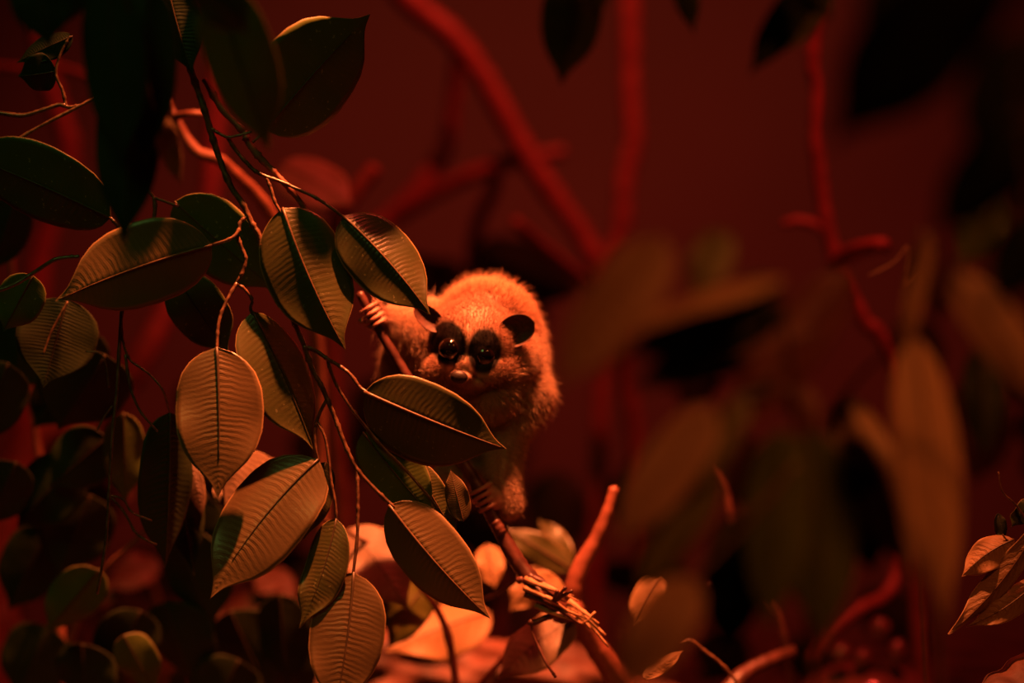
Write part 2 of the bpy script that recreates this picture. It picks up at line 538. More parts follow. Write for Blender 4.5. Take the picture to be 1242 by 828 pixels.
# ------------------------------------------------------------------ upper left twigs, in focus
ul = thing('fig_twig', 'thin forked twig at the left edge carrying one dark green leaf', 'twig', tuple(P(-60, 210, 1.23)))
tw([(-60, 212, 1.23), (0, 183, 1.23), (40, 158, 1.23), (88, 133, 1.23), (130, 111, 1.23)], 3.0, 2.2, ul, 'stem')
tw([(-60, 130, 1.235), (0, 137, 1.235), (27, 140, 1.235), (50, 134, 1.233), (72, 127, 1.232), (84, 130, 1.232), (96, 128, 1.23)], 3.4, 2.3, ul)
tw([(80, 129, 1.232), (76, 110, 1.232), (68, 91, 1.232), (71, 72, 1.232), (78, 56, 1.232), (85, 44, 1.232)], 2.2, 1.4, ul)
L(ul, 134, 264, -62, 180, 92, 1.235, 1.23, hint=(-0.1, -0.7), fold=10, droop=3, sweep=6, wave=2, mat='green', rib='rib_dark', ribr=1.6)
tw([(134, 264, 1.235), (141, 272, 1.235), (150, 284, 1.24), (152, 300, 1.25)], 2.2, 1.8, ul)
tw([(96, 311, 1.25), (80, 312, 1.25), (64, 316, 1.25), (37, 333, 1.255), (10, 348, 1.255), (-40, 362, 1.26)], 2.4, 2.6, ul)
L(ul, 40, 334, 4, 402, 58, 1.28, 1.29, hint=(0.1, -0.1), fold=10, droop=3, wave=2, mat='green', rib='rib_dark', ribr=1.2)
L(ul, 82, 362, 52, 470, 100, 1.31, 1.31, hint=(0.0, -0.9), fold=14, droop=3, wave=2, mat='dark', rib='rib_dark', ribr=1.4)
tw([(82, 366, 1.30), (72, 384, 1.30), (61, 405, 1.30), (52, 430, 1.30)], 1.5, 1.2, ul, mat='rib')
L(ul, 68, 86, 22, 92, 46, 1.24, 1.24, hint=(0.0, -0.5), fold=14, droop=3, wave=2, mat='dark', rib='rib_dark', ribr=1.0)
L(ul, 88, 44, 20, 76, 34, 1.235, 1.24, hint=(0.0, 0.2), fold=20, droop=3, wave=2, mat='dark', rib='rib_dark', ribr=1.0)

# ------------------------------------------------------------------ long dark hanging twigs behind the left leaves
hg = thing('hanging_twig', 'long dark twig hanging down behind the bronze leaves, with fine orange-lit shoots', 'twig', tuple(P(176, 130, 1.28)))
tw([(180, 40, 1.28), (178, 140, 1.28), (174, 205, 1.28), (175, 222, 1.28), (186, 238, 1.28), (200, 244, 1.28), (216, 250, 1.28)], 2.6, 1.8, hg, 'stem')
tw([(187, 238, 1.28), (187, 262, 1.28), (170, 320, 1.28), (150, 370, 1.28), (146, 400, 1.28), (142, 470, 1.28), (136, 530, 1.28), (132, 602, 1.28), (128, 660, 1.28), (118, 720, 1.28)], 2.6, 1.8, hg, 'stem')
tw([(147, 392, 1.28), (149, 412, 1.28), (157, 435, 1.28), (171, 446, 1.28), (184, 456, 1.28), (198, 474, 1.28), (206, 500, 1.29)], 1.8, 1.3, hg)
tw([(152, 430, 1.28), (157, 464, 1.28), (163, 484, 1.28), (171, 500, 1.28), (182, 513, 1.28), (191, 523, 1.28)], 1.9, 1.3, hg)
tw([(132, 470, 1.30), (128, 440, 1.30), (120, 428, 1.30), (104, 426, 1.30)], 1.2, 1.0, hg)
tw([(118, 522, 1.30), (126, 506, 1.30), (136, 492, 1.30)], 1.2, 1.0, hg)
tw([(132, 600, 1.29), (150, 606, 1.29), (160, 621, 1.29), (184, 631, 1.29)], 1.4, 1.2, hg)
tw([(132, 600, 1.29), (150, 620, 1.29), (164, 645, 1.29), (176, 654, 1.29), (190, 660, 1.29)], 1.6, 1.4, hg)
L(hg, 206, 500, 200, 690, 62, 1.30, 1.32, hint=(0.8, -0.2), fold=20, droop=3, wave=3, mat='dark', rib='rib_dark')
L(hg, 206, 520, 236, 700, 56, 1.34, 1.34, hint=(0.3, -0.4), fold=20, droop=3, wave=3, mat='dark', rib='rib_dark')

# ------------------------------------------------------------------ dense dark foliage low on the left
sh = thing('dark_shrub', 'dense dark-leaved shrub filling the lower left corner', 'shrub', tuple(P(60, 880, 1.5) * 1.0))
tw([(70, 950, 1.5), (76, 800, 1.5), (60, 640, 1.5), (40, 500, 1.5), (20, 380, 1.5), (10, 250, 1.5)], 6, 3, sh, 'stem', 'branch')
tw([(76, 800, 1.5), (120, 700, 1.46), (180, 640, 1.44), (230, 560, 1.44)], 4, 2, sh, 'side_branch', 'branch')
tw([(60, 640, 1.5), (110, 560, 1.45), (120, 480, 1.42), (90, 420, 1.4)], 3.5, 2, sh, 'side_branch', 'branch')
D = [(30, 380, 20, 480, 90, 1.42), (110, 400, 60, 470, 80, 1.40), (128, 430, 70, 520, 110, 1.36), (100, 440, 40, 520, 70, 1.44), (130, 530, 60, 590, 80, 1.40),
     (90, 560, 20, 640, 84, 1.42), (110, 600, 70, 700, 90, 1.44), (60, 640, 10, 740, 80, 1.46), (120, 690, 56, 765, 64, 1.40, 'green'), (150, 500, 152, 610, 52, 1.38, 'green'),
     (190, 520, 200, 640, 60, 1.42), (215, 640, 260, 760, 90, 1.44), (170, 740, 130, 830, 80, 1.44), (200, 730, 240, 830, 90, 1.46), (60, 760, 20, 850, 90, 1.48),
     (280, 740, 330, 840, 90, 1.48), (290, 800, 250, 880, 90, 1.46), (150, 770, 190, 838, 54, 1.40, 'green'), (340, 720, 350, 830, 70, 1.46), (20, 560, -20, 640, 70, 1.4),
     (250, 600, 220, 700, 70, 1.46), (100, 780, 110, 870, 80, 1.44), (10, 440, -30, 540, 80, 1.38), (20, 240, -10, 330, 60, 1.4), (320, 760, 380, 850, 70, 1.5), (60, 430, 130, 500, 60, 1.46)]
for d in D:
    L(sh, d[0], d[1], d[2], d[3], d[4], d[5], d[5] + 0.02, hint=(random.Random(d[0]).uniform(-.5, .3), random.Random(d[1]).uniform(-.7, -.1)), fold=16, droop=4, wave=3,
      mat=d[6] if len(d) > 6 else 'dark', rib='rib_dark', ribr=1.2, res=18)

# ------------------------------------------------------------------ russet plant behind, low left
rp_ = thing('russet_plant', 'low red-lit plant glimpsed through gaps in the dark foliage', 'plant', tuple(P(200, 900, 1.72)))
tw([(200, 960, 1.72), (196, 820, 1.72), (190, 720, 1.72), (160, 690, 1.72)], 5, 3, rp_, 'stem', 'branch')
tw([(196, 820, 1.72), (260, 760, 1.72), (330, 740, 1.70), (400, 720, 1.70)], 4, 3, rp_, 'side_branch', 'branch')
for d in [(190, 676, 132, 716, 44), (150, 690, 124, 740, 22), (232, 728, 282, 770, 22), (268, 742, 336, 740, 42), (330, 690, 350, 740, 40), (170, 842, 156, 806, 26), (252, 800, 276, 790, 22),
          (30, 760, -10, 740, 30), (150, 590, 190, 580, 24), (190, 566, 150, 610, 34), (110, 650, 90, 620, 26), (345, 690, 310, 720, 40), (420, 800, 460, 770, 30), (60, 650, 100, 640, 20)]:
    L(rp_, d[0], d[1], d[2], d[3], d[4], 1.66, 1.64, hint=(0.1, 0.7), fold=10, droop=4, wave=3, mat='red', rib=None, res=14)

# ------------------------------------------------------------------ pale plant low in the middle, under the animal
pp = thing('pale_leaf_plant', 'plant with pale orange-lit leaves spreading below the animal', 'plant', tuple(P(560, 900, 1.42)))
tw([(560, 960, 1.42), (556, 860, 1.42), (540, 760, 1.42), (500, 700, 1.42), (455, 660, 1.42)], 6, 3, pp, 'stem', 'branch')
tw([(556, 860, 1.42), (620, 790, 1.42), (680, 750, 1.42), (692, 740, 1.42)], 4, 3, pp, 'side_branch', 'branch')
tw([(515, 708, 1.40), (560, 728, 1.39), (600, 722, 1.38), (628, 702, 1.37)], 3, 2.4, pp, 'twig', 'twig')
L(pp, 424, 640, 496, 740, 70, 1.42, 1.40, hint=(0, 0.8), fold=6, droop=9, wave=5, mat='tan', rib='rib', ribr=1.5, label='bright peach leaf')
L(pp, 500, 676, 452, 650, 50, 1.47, 1.46, hint=(0, 0.8), fold=6, droop=6, wave=5, mat='tan', rib='rib', ribr=1.5)
L(pp, 594, 742, 468, 790, 70, 1.50, 1.47, hint=(-.1, 0.5), fold=22, droop=8, wave=7, mat='dry', rib='rib', ribr=1.5, label='pale leaf lit peach on one side')
L(pp, 520, 700, 470, 788, 50, 1.43, 1.43, hint=(-.2, 0.2), fold=10, droop=5, wave=4, mat='olive', rib='rib', ribr=1.5)
L(pp, 694, 748, 603, 824, 56, 1.39, 1.37, hint=(-.1, 0.7), fold=12, droop=8, wave=4, mat='tan', rib='rib', ribr=1.5, label='pale leaf hanging from the twig end')
L(pp, 660, 690, 618, 742, 40, 1.44, 1.44, hint=(0, 0.4), fold=16, droop=4, wave=4, mat='dry', rib='rib', ribr=1.5)
L(pp, 692, 690, 610, 640, 36, 1.46, 1.46, hint=(0, 0.3), fold=12, droop=6, wave=3, mat='mixed', rib='rib', ribr=1.5)
L(pp, 590, 660, 600, 715, 36, 1.45, 1.44, hint=(0, 0.4), fold=12, droop=6, wave=3, mat='dry', rib='rib', ribr=1.5)
L(pp, 690, 690, 654, 630, 40, 1.48, 1.50, hint=(0, -0.2), fold=12, droop=6, wave=3, mat='mixed', rib='rib', ribr=1.5)
L(pp, 640, 700, 690, 730, 36, 1.40, 1.40, hint=(0, 0.4), fold=8, droop=6, wave=3, mat='dry', rib='rib', ribr=1.5)
L(pp, 800, 700, 770, 760, 40, 1.42, 1.42, hint=(0, 0.4), fold=8, droop=6, wave=3, mat='dry', rib='rib', ribr=1.5)
L(pp, 330, 556, 272, 620, 70, 1.36, 1.36, hint=(0, 0.9), fold=8, droop=6, wave=3, mat='tan', rib='rib', ribr=1.5, label='peach leaf glimpsed between two bronze leaves')
tw([(456, 664, 1.42), (380, 620, 1.38), (330, 556, 1.36)], 2.5, 2, pp, 'twig')
L(pp, 232, 560, 246, 628, 20, 1.34, 1.34, hint=(0, 0.9), fold=8, droop=3, wave=1, mat='tan', rib=None)
L(pp, 262, 588, 266, 612, 12, 1.34, 1.34, hint=(0, 0.9), fold=8, droop=3, wave=1, mat='tan', rib=None)
L(pp, 340, 200, 430, 250, 60, 1.62, 1.60, hint=(0, 0.9), fold=8, droop=5, wave=2, mat='tan', rib='rib')

# ------------------------------------------------------------------ the branch the animal holds
def cbt(name, pix, *a, **k):
    return ptube(name, [(x, y, Y - 0.013) for x, y, Y in pix], *a, **k)


cb = thing('climbing_branch', 'smooth dark red branch gripped by the loris, splintered at its lower end', 'branch', tuple(P(690, 745, 1.33)))
cbt('limb', [(436, 355, 1.3355), (452, 386, 1.3355), (474, 424, 1.3355), (497, 462, 1.335), (530, 515, 1.335), (570, 574, 1.335), (587, 606, 1.335), (604, 638, 1.335), (622, 672, 1.334), (642, 700, 1.332), (668, 725, 1.332), (688, 748, 1.335)], 5.0, 11.5, 'climb', cb, 9, 0.07, None, 12)
cbt('knot', [(600, 632, 1.333), (608, 646, 1.333)], 7.5, 8.5, 'climb', cb, 2, 0.08)
cbt('spur', [(634, 702, 1.325), (628, 704, 1.326)], 4, 4.5, 'climb', cb, 3, 0.1)
cbt('shoot', [(684, 744, 1.33), (664, 748, 1.328), (648, 755, 1.326), (642, 754, 1.325)], 4.2, 3.6, 'climb', cb, 4, 0.1)
cbt('shoot', [(644, 754, 1.325), (647, 770, 1.325), (655, 788, 1.323), (664, 806, 1.32), (674, 821, 1.32)], 1.6, 1.9, 'climb', cb, 5, 0.12)
rs_ = random.Random(8)
for i in range(11):
    x0, y0 = 664 + rs_.uniform(-14, 10), 706 + i * 3.6
    cbt('splinter', [(x0 - 14, y0 - 8, 1.328), (x0 + 8, y0 + 2, 1.322 + rs_.uniform(-.004, .004)), (x0 + 30 + rs_.uniform(0, 14), y0 + 14 + rs_.uniform(-3, 6), 1.322)],
          4.6, 0.9, 'wood' if i % 3 else 'climb', cb, i, 0.16, None, 6, 5)
for i, (x1, y1) in enumerate([(726, 756), (734, 770), (738, 784), (716, 762), (722, 742)]):
    cbt('splinter', [(690, 730 + i * 3, 1.328), (708, 742 + i * 3, 1.324), (x1, y1, 1.322)], 5.2, 1.4, 'wood', cb, 20 + i, 0.16, None, 6, 5)
for x1, y1 in [(686, 712), (694, 716), (676, 716)]:
    cbt('splinter', [(672, 728, 1.318), (x1, y1, 1.312)], 3.2, 2.4, 'climb', cb, int(x1), 0.2, None, 6, 5)

fb = thing('forked_branch', 'thick bare red branch with a stub end rising behind the splintered tip', 'branch', tuple(P(745, 900, 1.42)))
ptube('limb', [(800, 1010, 1.42), (764, 860, 1.42), (742, 812, 1.41), (716, 774, 1.40), (698, 742, 1.39), (696, 712, 1.385), (706, 684, 1.385), (724, 652, 1.385), (737, 622, 1.385), (746, 592, 1.385)], 17, 7.0, 'branch', fb, 12, 0.06, None, 12)
ptube('stub', [(700, 736, 1.39), (686, 744, 1.365), (676, 748, 1.348)], 12, 8, 'branch', fb, 13, 0.06, None, 10)

# ------------------------------------------------------------------ gnarled log lying on the ground
lg_pts = [P(380, 880, 1.56), P(430, 822, 1.56), P(480, 806, 1.56), (P(560, 812, 1.57)), P(650, 818, 1.57), P(740, 842, 1.58), P(830, 880, 1.6)]
path = catmull(lg_pts, 14)
v, f = [], []
rl = random.Random(3)
n_ = len(path)
for i, p in enumerate(path):
    t = (path[min(i + 1, n_ - 1)] - path[max(i - 1, 0)]).normalized()
    u = (Vector((0, 0, 1)) - t * t.z).normalized(); w = t.cross(u)
    for k in range(40):
        a = 2 * math.pi * k / 40
        r = 0.020 * (1 + .16 * math.sin(5 * a + i * .13) + .09 * math.sin(9 * a - i * .21) + .12 * math.sin(i * .33) + rl.uniform(-.03, .03))
        v.append(p + (u * math.cos(a) + w * math.sin(a) * 1.3) * r)
for i in range(n_ - 1):
    for k in range(40):
        a, b = i * 40 + k, i * 40 + (k + 1) % 40
        f.append((a, b, b + 40, a + 40))
f.append(tuple(range(39, -1, -1))); f.append(tuple((n_ - 1) * 40 + k for k in range(40)))
tag(link_mesh('root_log', v, f, 'trunk'), 'gnarled ridged red log crossing the bottom edge below the loris', 'log')


def rock(name, px, py, Y, rx, ry, rz, mat, label, cat, group=None, seed=1, sub=4, amp=.12):
    b = bmesh.new()
    c = P(px, py, Y)
    bmesh.ops.create_icosphere(b, subdivisions=sub, radius=1)
    rd = random.Random(seed)
    ph = [rd.uniform(0, 6.28) for _ in range(6)]
    for vt in b.verts:
        d = vt.co.copy()
        k = 1 + amp * (math.sin(3 * d.x + ph[0]) * math.sin(3.4 * d.y + ph[1]) + .6 * math.sin(6 * d.z + ph[2]) * math.sin(5 * d.x + ph[3]) + .35 * math.sin(13 * d.x + ph[4]) * math.sin(12 * d.z + ph[5]))
        vt.co = Vector((d.x * rx, d.y * ry, d.z * rz)) * k * (K * Y)
    me = bpy.data.meshes.new(name); b.to_mesh(me); b.free()
    for p_ in me.polygons: p_.use_smooth = True
    me.materials.append(MAT[mat])
    o = bpy.data.objects.new(name, me); COL.objects.link(o); o.location = c
    return tag(o, label, cat, group)


rock('boulder', 1262, 872, 1.25, 95, 90, 76, 'trunk', 'rough red boulder at the lower right corner', 'rock', seed=4, sub=5)
g_ = 'wet stones low on the right'
for i, (x, y, r, lb) in enumerate([(1068, 762, 14, 'topmost wet red stone in the small heap at lower right'), (1020, 792, 13, 'leftmost wet red stone in the small heap at lower right'),
                                   (1046, 798, 12, 'wet red stone in the middle of the small heap at lower right'), (1088, 792, 12, 'rightmost wet red stone in the small heap at lower right')]):
    rock('wet_stone', x, y, 1.62, r, r, r * (1.0 if i < 3 else 1.5), 'stone', lb, 'stone', g_, seed=i + 9, sub=3, amp=.08)
rock('boulder', 1056, 905, 1.64, 110, 80, 106, 'stone', 'dark boulder under the heap of small wet stones', 'rock', seed=21, sub=4, amp=.05)

# ------------------------------------------------------------------ bare red branches at the back
b1 = thing('bare_tree_limb', 'long bare red limb slanting down to the right behind the animal', 'branch', tuple(P(470, -60, 2.0)))
def bt(pix, r0, r1, par, nm='side_branch', sd=None):
    LEAFSEED[0] += 1
    return ptube(nm, pix, r0, r1, 'branch', par, LEAFSEED[0], 0.08, None, 12)
bt([(430, -70, 2.0), (500, 4, 2.0), (545, 40, 2.0), (580, 84, 2.0), (610, 136, 2.0), (640, 190, 2.0), (672, 238, 2.0), (704, 282, 2.0), (726, 325, 2.0), (745, 380, 2.02), (760, 460, 2.04), (780, 620, 2.06), (790, 900, 2.1)], 16, 11, b1, 'limb')
bt([(556, 50, 2.03), (552, 110, 2.05), (545, 160, 2.06), (535, 190, 2.06), (510, 226, 2.06), (478, 262, 2.06), (440, 290, 2.06)], 9, 13, b1)
bt([(478, 262, 2.06), (530, 232, 2.04), (590, 205, 2.02), (640, 192, 2.02), (684, 184, 2.02)], 12, 8, b1)
bt([(600, 204, 2.03), (598, 230, 2.06), (580, 270, 2.08), (570, 340, 2.1)], 9, 9, b1)
b2_ = thing('bare_tree_limb', 'nearly upright bare red limb beside the long slanting one', 'branch', tuple(P(760, -60, 2.05)))
bt([(764, -60, 2.1), (764, 40, 2.1), (765, 120, 2.1), (768, 170, 2.1), (758, 215, 2.1), (754, 270, 2.1), (744, 310, 2.1), (736, 345, 2.1), (730, 460, 2.1), (720, 700, 2.1), (720, 900, 2.1)], 13, 10, b2_, 'limb')
bt([(625, 270, 1.80), (645, 288, 1.83), (680, 318, 1.88), (720, 350, 1.96), (738, 360, 2.08)], 8, 9, b2_, 'side_branch')
b4 = thing('bare_vine', 'upright bright red vine stem on the right, kinking down to the left', 'vine', tuple(P(985, -60, 1.7)))
bt([(990, -80, 1.7), (990, 20, 1.7), (986, 80, 1.7), (992, 110, 1.7), (990, 170, 1.7), (996, 230, 1.7), (1004, 280, 1.7), (1016, 320, 1.7), (1030, 355, 1.7), (1050, 392, 1.7), (1066, 406, 1.7), (1090, 460, 1.7), (1100, 560, 1.7), (1110, 690, 1.7), (1120, 930, 1.7)], 9, 10, b4, 'limb')
bt([(1002, 280, 1.7), (985, 272, 1.7), (966, 268, 1.7), (950, 272, 1.7)], 7, 5, b4)
bt([(1012, 322, 1.69), (1030, 308, 1.65), (1052, 300, 1.62), (1072, 298, 1.60)], 11, 10, b4)
bt([(1104, 640, 1.7), (1080, 715, 1.68), (1045, 738, 1.66), (1010, 765, 1.65), (985, 800, 1.65)], 8, 9, b4)
def bt5(pix, r0, r1, par, nm='side_branch'):
    LEAFSEED[0] += 1
    return ptube(nm, pix, r0, r1, 'climb', par, LEAFSEED[0], 0.08, None, 12)


b5 = thing('bare_root', 'thin red root running down right of the foreground leaves', 'root', tuple(P(930, 900, 1.5)))
bt5([(852, 560, 1.5), (876, 590, 1.5), (890, 640, 1.5), (906, 680, 1.5), (926, 722, 1.5), (950, 770, 1.5), (985, 960, 1.52)], 7, 5, b5, 'limb')
bt5([(922, 716, 1.5), (895, 722, 1.5), (862, 712, 1.5)], 5, 8, b5)
bt5([(962, 790, 1.5), (935, 800, 1.48), (905, 815, 1.47), (880, 840, 1.46)], 7, 10, b5)
b6 = thing('bare_stub_branch', 'red branch tip left of the topmost hanging leaf, by the upper left stems', 'branch', tuple(P(140, 420, 1.75)))
bt([(-60, 76, 1.7), (0, 81, 1.7), (36, 84, 1.7), (72, 82, 1.7), (106, 91, 1.7), (116, 86, 1.7), (126, 82, 1.7)], 5, 5, b6, 'limb')
b7 = thing('bare_tree_limb', 'dim red upright limb behind the upper left twigs', 'branch', tuple(P(60, -60, 2.0)))
bt([(30, -80, 2.0), (44, 20, 2.0), (60, 100, 2.0), (84, 180, 2.0), (70, 240, 2.0), (50, 310, 2.0), (40, 400, 2.0), (30, 500, 2.0), (14, 600, 2.0), (10, 760, 2.0), (0, 1000, 2.0)], 11, 18, b7, 'limb')
b8 = thing('bare_stub_branch', 'kinked red branch behind the main stem near the tan leaf tip', 'branch', tuple(P(210, 130, 1.45)))
bt([(202, 122, 1.42), (212, 142, 1.42), (224, 164, 1.42), (240, 184, 1.42), (262, 192, 1.42), (280, 206, 1.43), (330, 262, 1.46), (380, 380, 1.5), (390, 600, 1.55), (400, 960, 1.6)], 5, 9, b8, 'limb')
bt([(211, 142, 1.42), (228, 138, 1.40), (246, 138, 1.40)], 5, 4, b8)
b9 = thing('bare_tree_limb', 'thick red limb arching up from the lower left behind the dark leaves', 'branch', tuple(P(0, 700, 1.9)))
bt([(-40, 980, 1.9), (6, 640, 1.9), (26, 565, 1.9), (58, 522, 1.9), (110, 512, 1.9), (150, 470, 1.9), (190, 400, 1.9), (250, 260, 1.95), (270, 0, 2.0), (280, -120, 2.0)], 26, 8, b9, 'limb')  # limb shape put in for lit wall and soil between the leaves
b10 = thing('bare_stub_branch', 'red branch angling up behind the tips of the upper fig leaves', 'branch', tuple(P(440, 700, 1.8)))
bt([(456, 204, 1.75), (440, 222, 1.75), (420, 250, 1.75), (405, 280, 1.76), (400, 420, 1.78), (420, 700, 1.8), (430, 1000, 1.8)], 10, 11, b10, 'limb')
bt([(384, 236, 1.72), (400, 246, 1.74), (420, 252, 1.75)], 9, 8, b10)

# dark clump behind the animal and low across the back
bd = thing('dark_bush', 'dark unlit bush low across the back of the enclosure', 'bush', tuple(P(600, 900, 2.2)))
bt([(600, 960, 2.25), (600, 700, 2.25), (596, 500, 2.25), (590, 330, 2.25)], 9, 5, bd, 'stem')
rb = random.Random(17)
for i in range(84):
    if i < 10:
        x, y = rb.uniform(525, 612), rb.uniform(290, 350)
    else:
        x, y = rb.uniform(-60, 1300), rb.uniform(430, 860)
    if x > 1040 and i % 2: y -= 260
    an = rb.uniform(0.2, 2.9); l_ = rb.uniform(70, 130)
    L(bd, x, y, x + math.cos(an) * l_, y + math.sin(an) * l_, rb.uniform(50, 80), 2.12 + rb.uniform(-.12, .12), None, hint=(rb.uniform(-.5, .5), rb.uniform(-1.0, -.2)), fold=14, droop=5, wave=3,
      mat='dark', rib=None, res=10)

# ------------------------------------------------------------------ blurred foliage close to the lens
def fg_plant(label, loc, stems, leaves, name='broadleaf_branch', cat='branch', smat='twig'):
    t = thing(name, label, cat, tuple(P(*loc)))
    for j, (pix, a, b) in enumerate(stems):
        tw(pix, a, b, t, 'stem' if j == 0 else 'twig', smat)
    for d in leaves:
        kw = dict(hint=(0, 0.3), fold=12, droop=5, wave=3, rib='rib', ribr=2.2, res=20)
        kw.update(d[-1])
        L(t, *d[:-1], **kw)
    return t


# upper left: dark leaves and one olive leaf
fg_plant('out-of-focus branch with an olive leaf hanging over the top of the main stem', (270, -60, 1.05),
         [([(330, -120, 1.05), (290, -60, 1.05), (262, -20, 1.05)], 5, 4)],
         [(262, -20, 327, 184, 92, 1.06, 1.09, dict(mat='olive', hint=(-.2, -.1), fold=16, rib='rib_dark')),
          (240, -30, 300, 40, 60, 1.02, 1.04, dict(mat='brown', hint=(0, .1)))])
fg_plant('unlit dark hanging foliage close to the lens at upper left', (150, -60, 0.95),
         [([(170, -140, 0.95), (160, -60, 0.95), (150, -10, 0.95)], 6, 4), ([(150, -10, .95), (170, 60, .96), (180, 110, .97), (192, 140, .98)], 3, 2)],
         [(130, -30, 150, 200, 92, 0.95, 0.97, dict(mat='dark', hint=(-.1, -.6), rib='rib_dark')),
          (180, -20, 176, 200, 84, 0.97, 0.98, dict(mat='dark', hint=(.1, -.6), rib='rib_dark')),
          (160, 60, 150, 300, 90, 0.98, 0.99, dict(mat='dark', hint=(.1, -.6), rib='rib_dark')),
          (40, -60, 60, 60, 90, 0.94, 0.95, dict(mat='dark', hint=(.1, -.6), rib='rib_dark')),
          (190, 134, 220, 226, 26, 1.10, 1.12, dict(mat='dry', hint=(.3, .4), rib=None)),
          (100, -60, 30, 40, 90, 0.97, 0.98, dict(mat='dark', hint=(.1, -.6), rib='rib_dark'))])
# top centre
fg_plant('pair of out-of-focus leaves hanging at the top edge with a yellow tip', (700, -60, 0.92),
         [([(730, -130, .92), (712, -60, .92), (700, -30, .92)], 4, 3)],
         [(704, -50, 680, 104, 88, .92, .94, dict(mat='olive', hint=(0, .2), rib='rib_dark', fold=16)),
          (712, -50, 724, 24, 50, .91, .92, dict(mat='olive', hint=(0, .2), rib='rib_dark')),
          (820, -60, 842, 42, 38, .92, .93, dict(mat='green', hint=(0, -.2), rib='rib_dark'))])
fg_plant('dim leaf pair hanging at the top edge right of centre', (990, -60, 0.88),
         [([(1040, -120, .88), (1010, -60, .88), (980, -16, .88)], 4, 3)],
         [(985, -26, 908, 92, 52, .88, .89, dict(mat='dark', hint=(-.2, -.3), rib='rib_dark')),
          (1010, -10, 930, 72, 40, .90, .90, dict(mat='olive', hint=(0, .0), rib='rib_dark')),
          (950, -50, 1010, 24, 60, .87, .87, dict(mat='dark', hint=(0, -.4), rib='rib_dark'))])
# top right black leaves
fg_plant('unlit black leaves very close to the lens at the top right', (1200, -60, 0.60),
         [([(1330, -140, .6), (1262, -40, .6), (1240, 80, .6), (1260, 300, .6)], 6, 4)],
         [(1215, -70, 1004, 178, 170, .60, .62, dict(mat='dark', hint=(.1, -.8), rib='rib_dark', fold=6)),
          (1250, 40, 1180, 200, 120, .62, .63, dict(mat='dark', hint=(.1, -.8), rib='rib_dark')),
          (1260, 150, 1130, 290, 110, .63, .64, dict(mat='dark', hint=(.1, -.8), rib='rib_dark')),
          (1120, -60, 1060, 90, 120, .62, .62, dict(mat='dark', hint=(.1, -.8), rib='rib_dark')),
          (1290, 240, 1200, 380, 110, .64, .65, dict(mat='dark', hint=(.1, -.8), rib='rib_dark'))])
# right side masses
fg_plant('large out-of-focus broad-leaved branch covering the right centre', (1000, 960, 0.76),
         [([(1000, 1000, .80), (985, 800, .79), (972, 640, .78), (968, 520, .77), (955, 420, .76), (946, 350, .75)], 6, 4),
          ([(960, 470, .77), (900, 480, .765), (880, 492, .76)], 3, 3),
          ([(968, 560, .77), (900, 640, .76), (840, 700, .75)], 3, 3)],
         [(806, 288, 672, 474, 100, .72, .70, dict(mat='dry', hint=(-.2, .2), fold=8, rib='rib')),
          (950, 342, 742, 440, 64, .75, .73, dict(mat='dark', hint=(-.1, -.6), fold=10, rib='rib_dark')),
          (952, 338, 720, 412, 26, .74, .72, dict(mat='dry', hint=(0, .9), fold=4, rib=None)),
          (956, 376, 758, 470, 60, .76, .74, dict(mat='dark', hint=(-.1, -.6), fold=10, rib='rib_dark')),
          (990, 400, 770, 478, 42, .78, .76, dict(mat='red', hint=(0, .0), fold=8, rib='rib')),
          (1030, 330, 870, 540, 90, .80, .79, dict(mat='red', hint=(0, -.4), fold=8, rib='rib_dark')),
          (880, 280, 840, 360, 60, .76, .75, dict(mat='olive', hint=(0, .2), fold=8, rib='rib_dark')),
          (906, 482, 834, 600, 46, .76, .75, dict(mat='olive', hint=(0, .5), fold=8, rib='rib')),
          (866, 492, 742, 664, 84, .75, .73, dict(mat='dry', hint=(0, .15), fold=10, rib='rib_dark')),
          (868, 560, 770, 720, 70, .76, .75, dict(mat='olive', hint=(0, -.1), fold=10, rib='rib_dark')),
          (842, 700, 744, 850, 88, .73, .71, dict(mat='dry', hint=(0, .3), fold=6, rib='rib')),
          (950, 520, 930, 770, 96, .77, .77, dict(mat='green', hint=(0, -.3), fold=10, rib='rib_dark')),
          (985, 520, 1000, 790, 110, .78, .78, dict(mat='green', hint=(0, -.4), fold=10, rib='rib_dark')),
          (900, 620, 880, 800, 90, .80, .80, dict(mat='dark', hint=(0, -.4), fold=10, rib='rib_dark')),
          (950, 460, 1000, 530, 50, .80, .80, dict(mat='red', hint=(0, .1), fold=10, rib=None)),
          (1030, 560, 1060, 700, 80, .82, .82, dict(mat='dark', hint=(0, -.4), fold=10, rib='rib_dark'))])
fg_plant('out-of-focus branch with two long tan leaves hanging side by side on the right', (1110, 960, 0.82),
         [([(1150, 1040, .84), (1140, 800, .84), (1134, 560, .83), (1130, 430, .82), (1110, 400, .81), (1112, 330, .80), (1122, 280, .80)], 5, 3),
          ([(1108, 410, .81), (1060, 440, .82), (1022, 482, .83)], 3, 3)],
         [(1108, 408, 1148, 762, 96, .80, .78, dict(mat='dry', hint=(.2, .35), fold=10, droop=8, rib='rib_dark')),
          (1022, 478, 1112, 712, 84, .83, .81, dict(mat='dry', hint=(0, .3), fold=10, rib='rib_dark', wave=6)),
          (1128, 280, 1092, 440, 30, .80, .80, dict(mat='dry', hint=(0, .2), fold=10, rib=None)),
          (1190, 420, 1196, 560, 60, .86, .86, dict(mat='dark', hint=(0, -.6), fold=10, rib='rib_dark')),
          ])
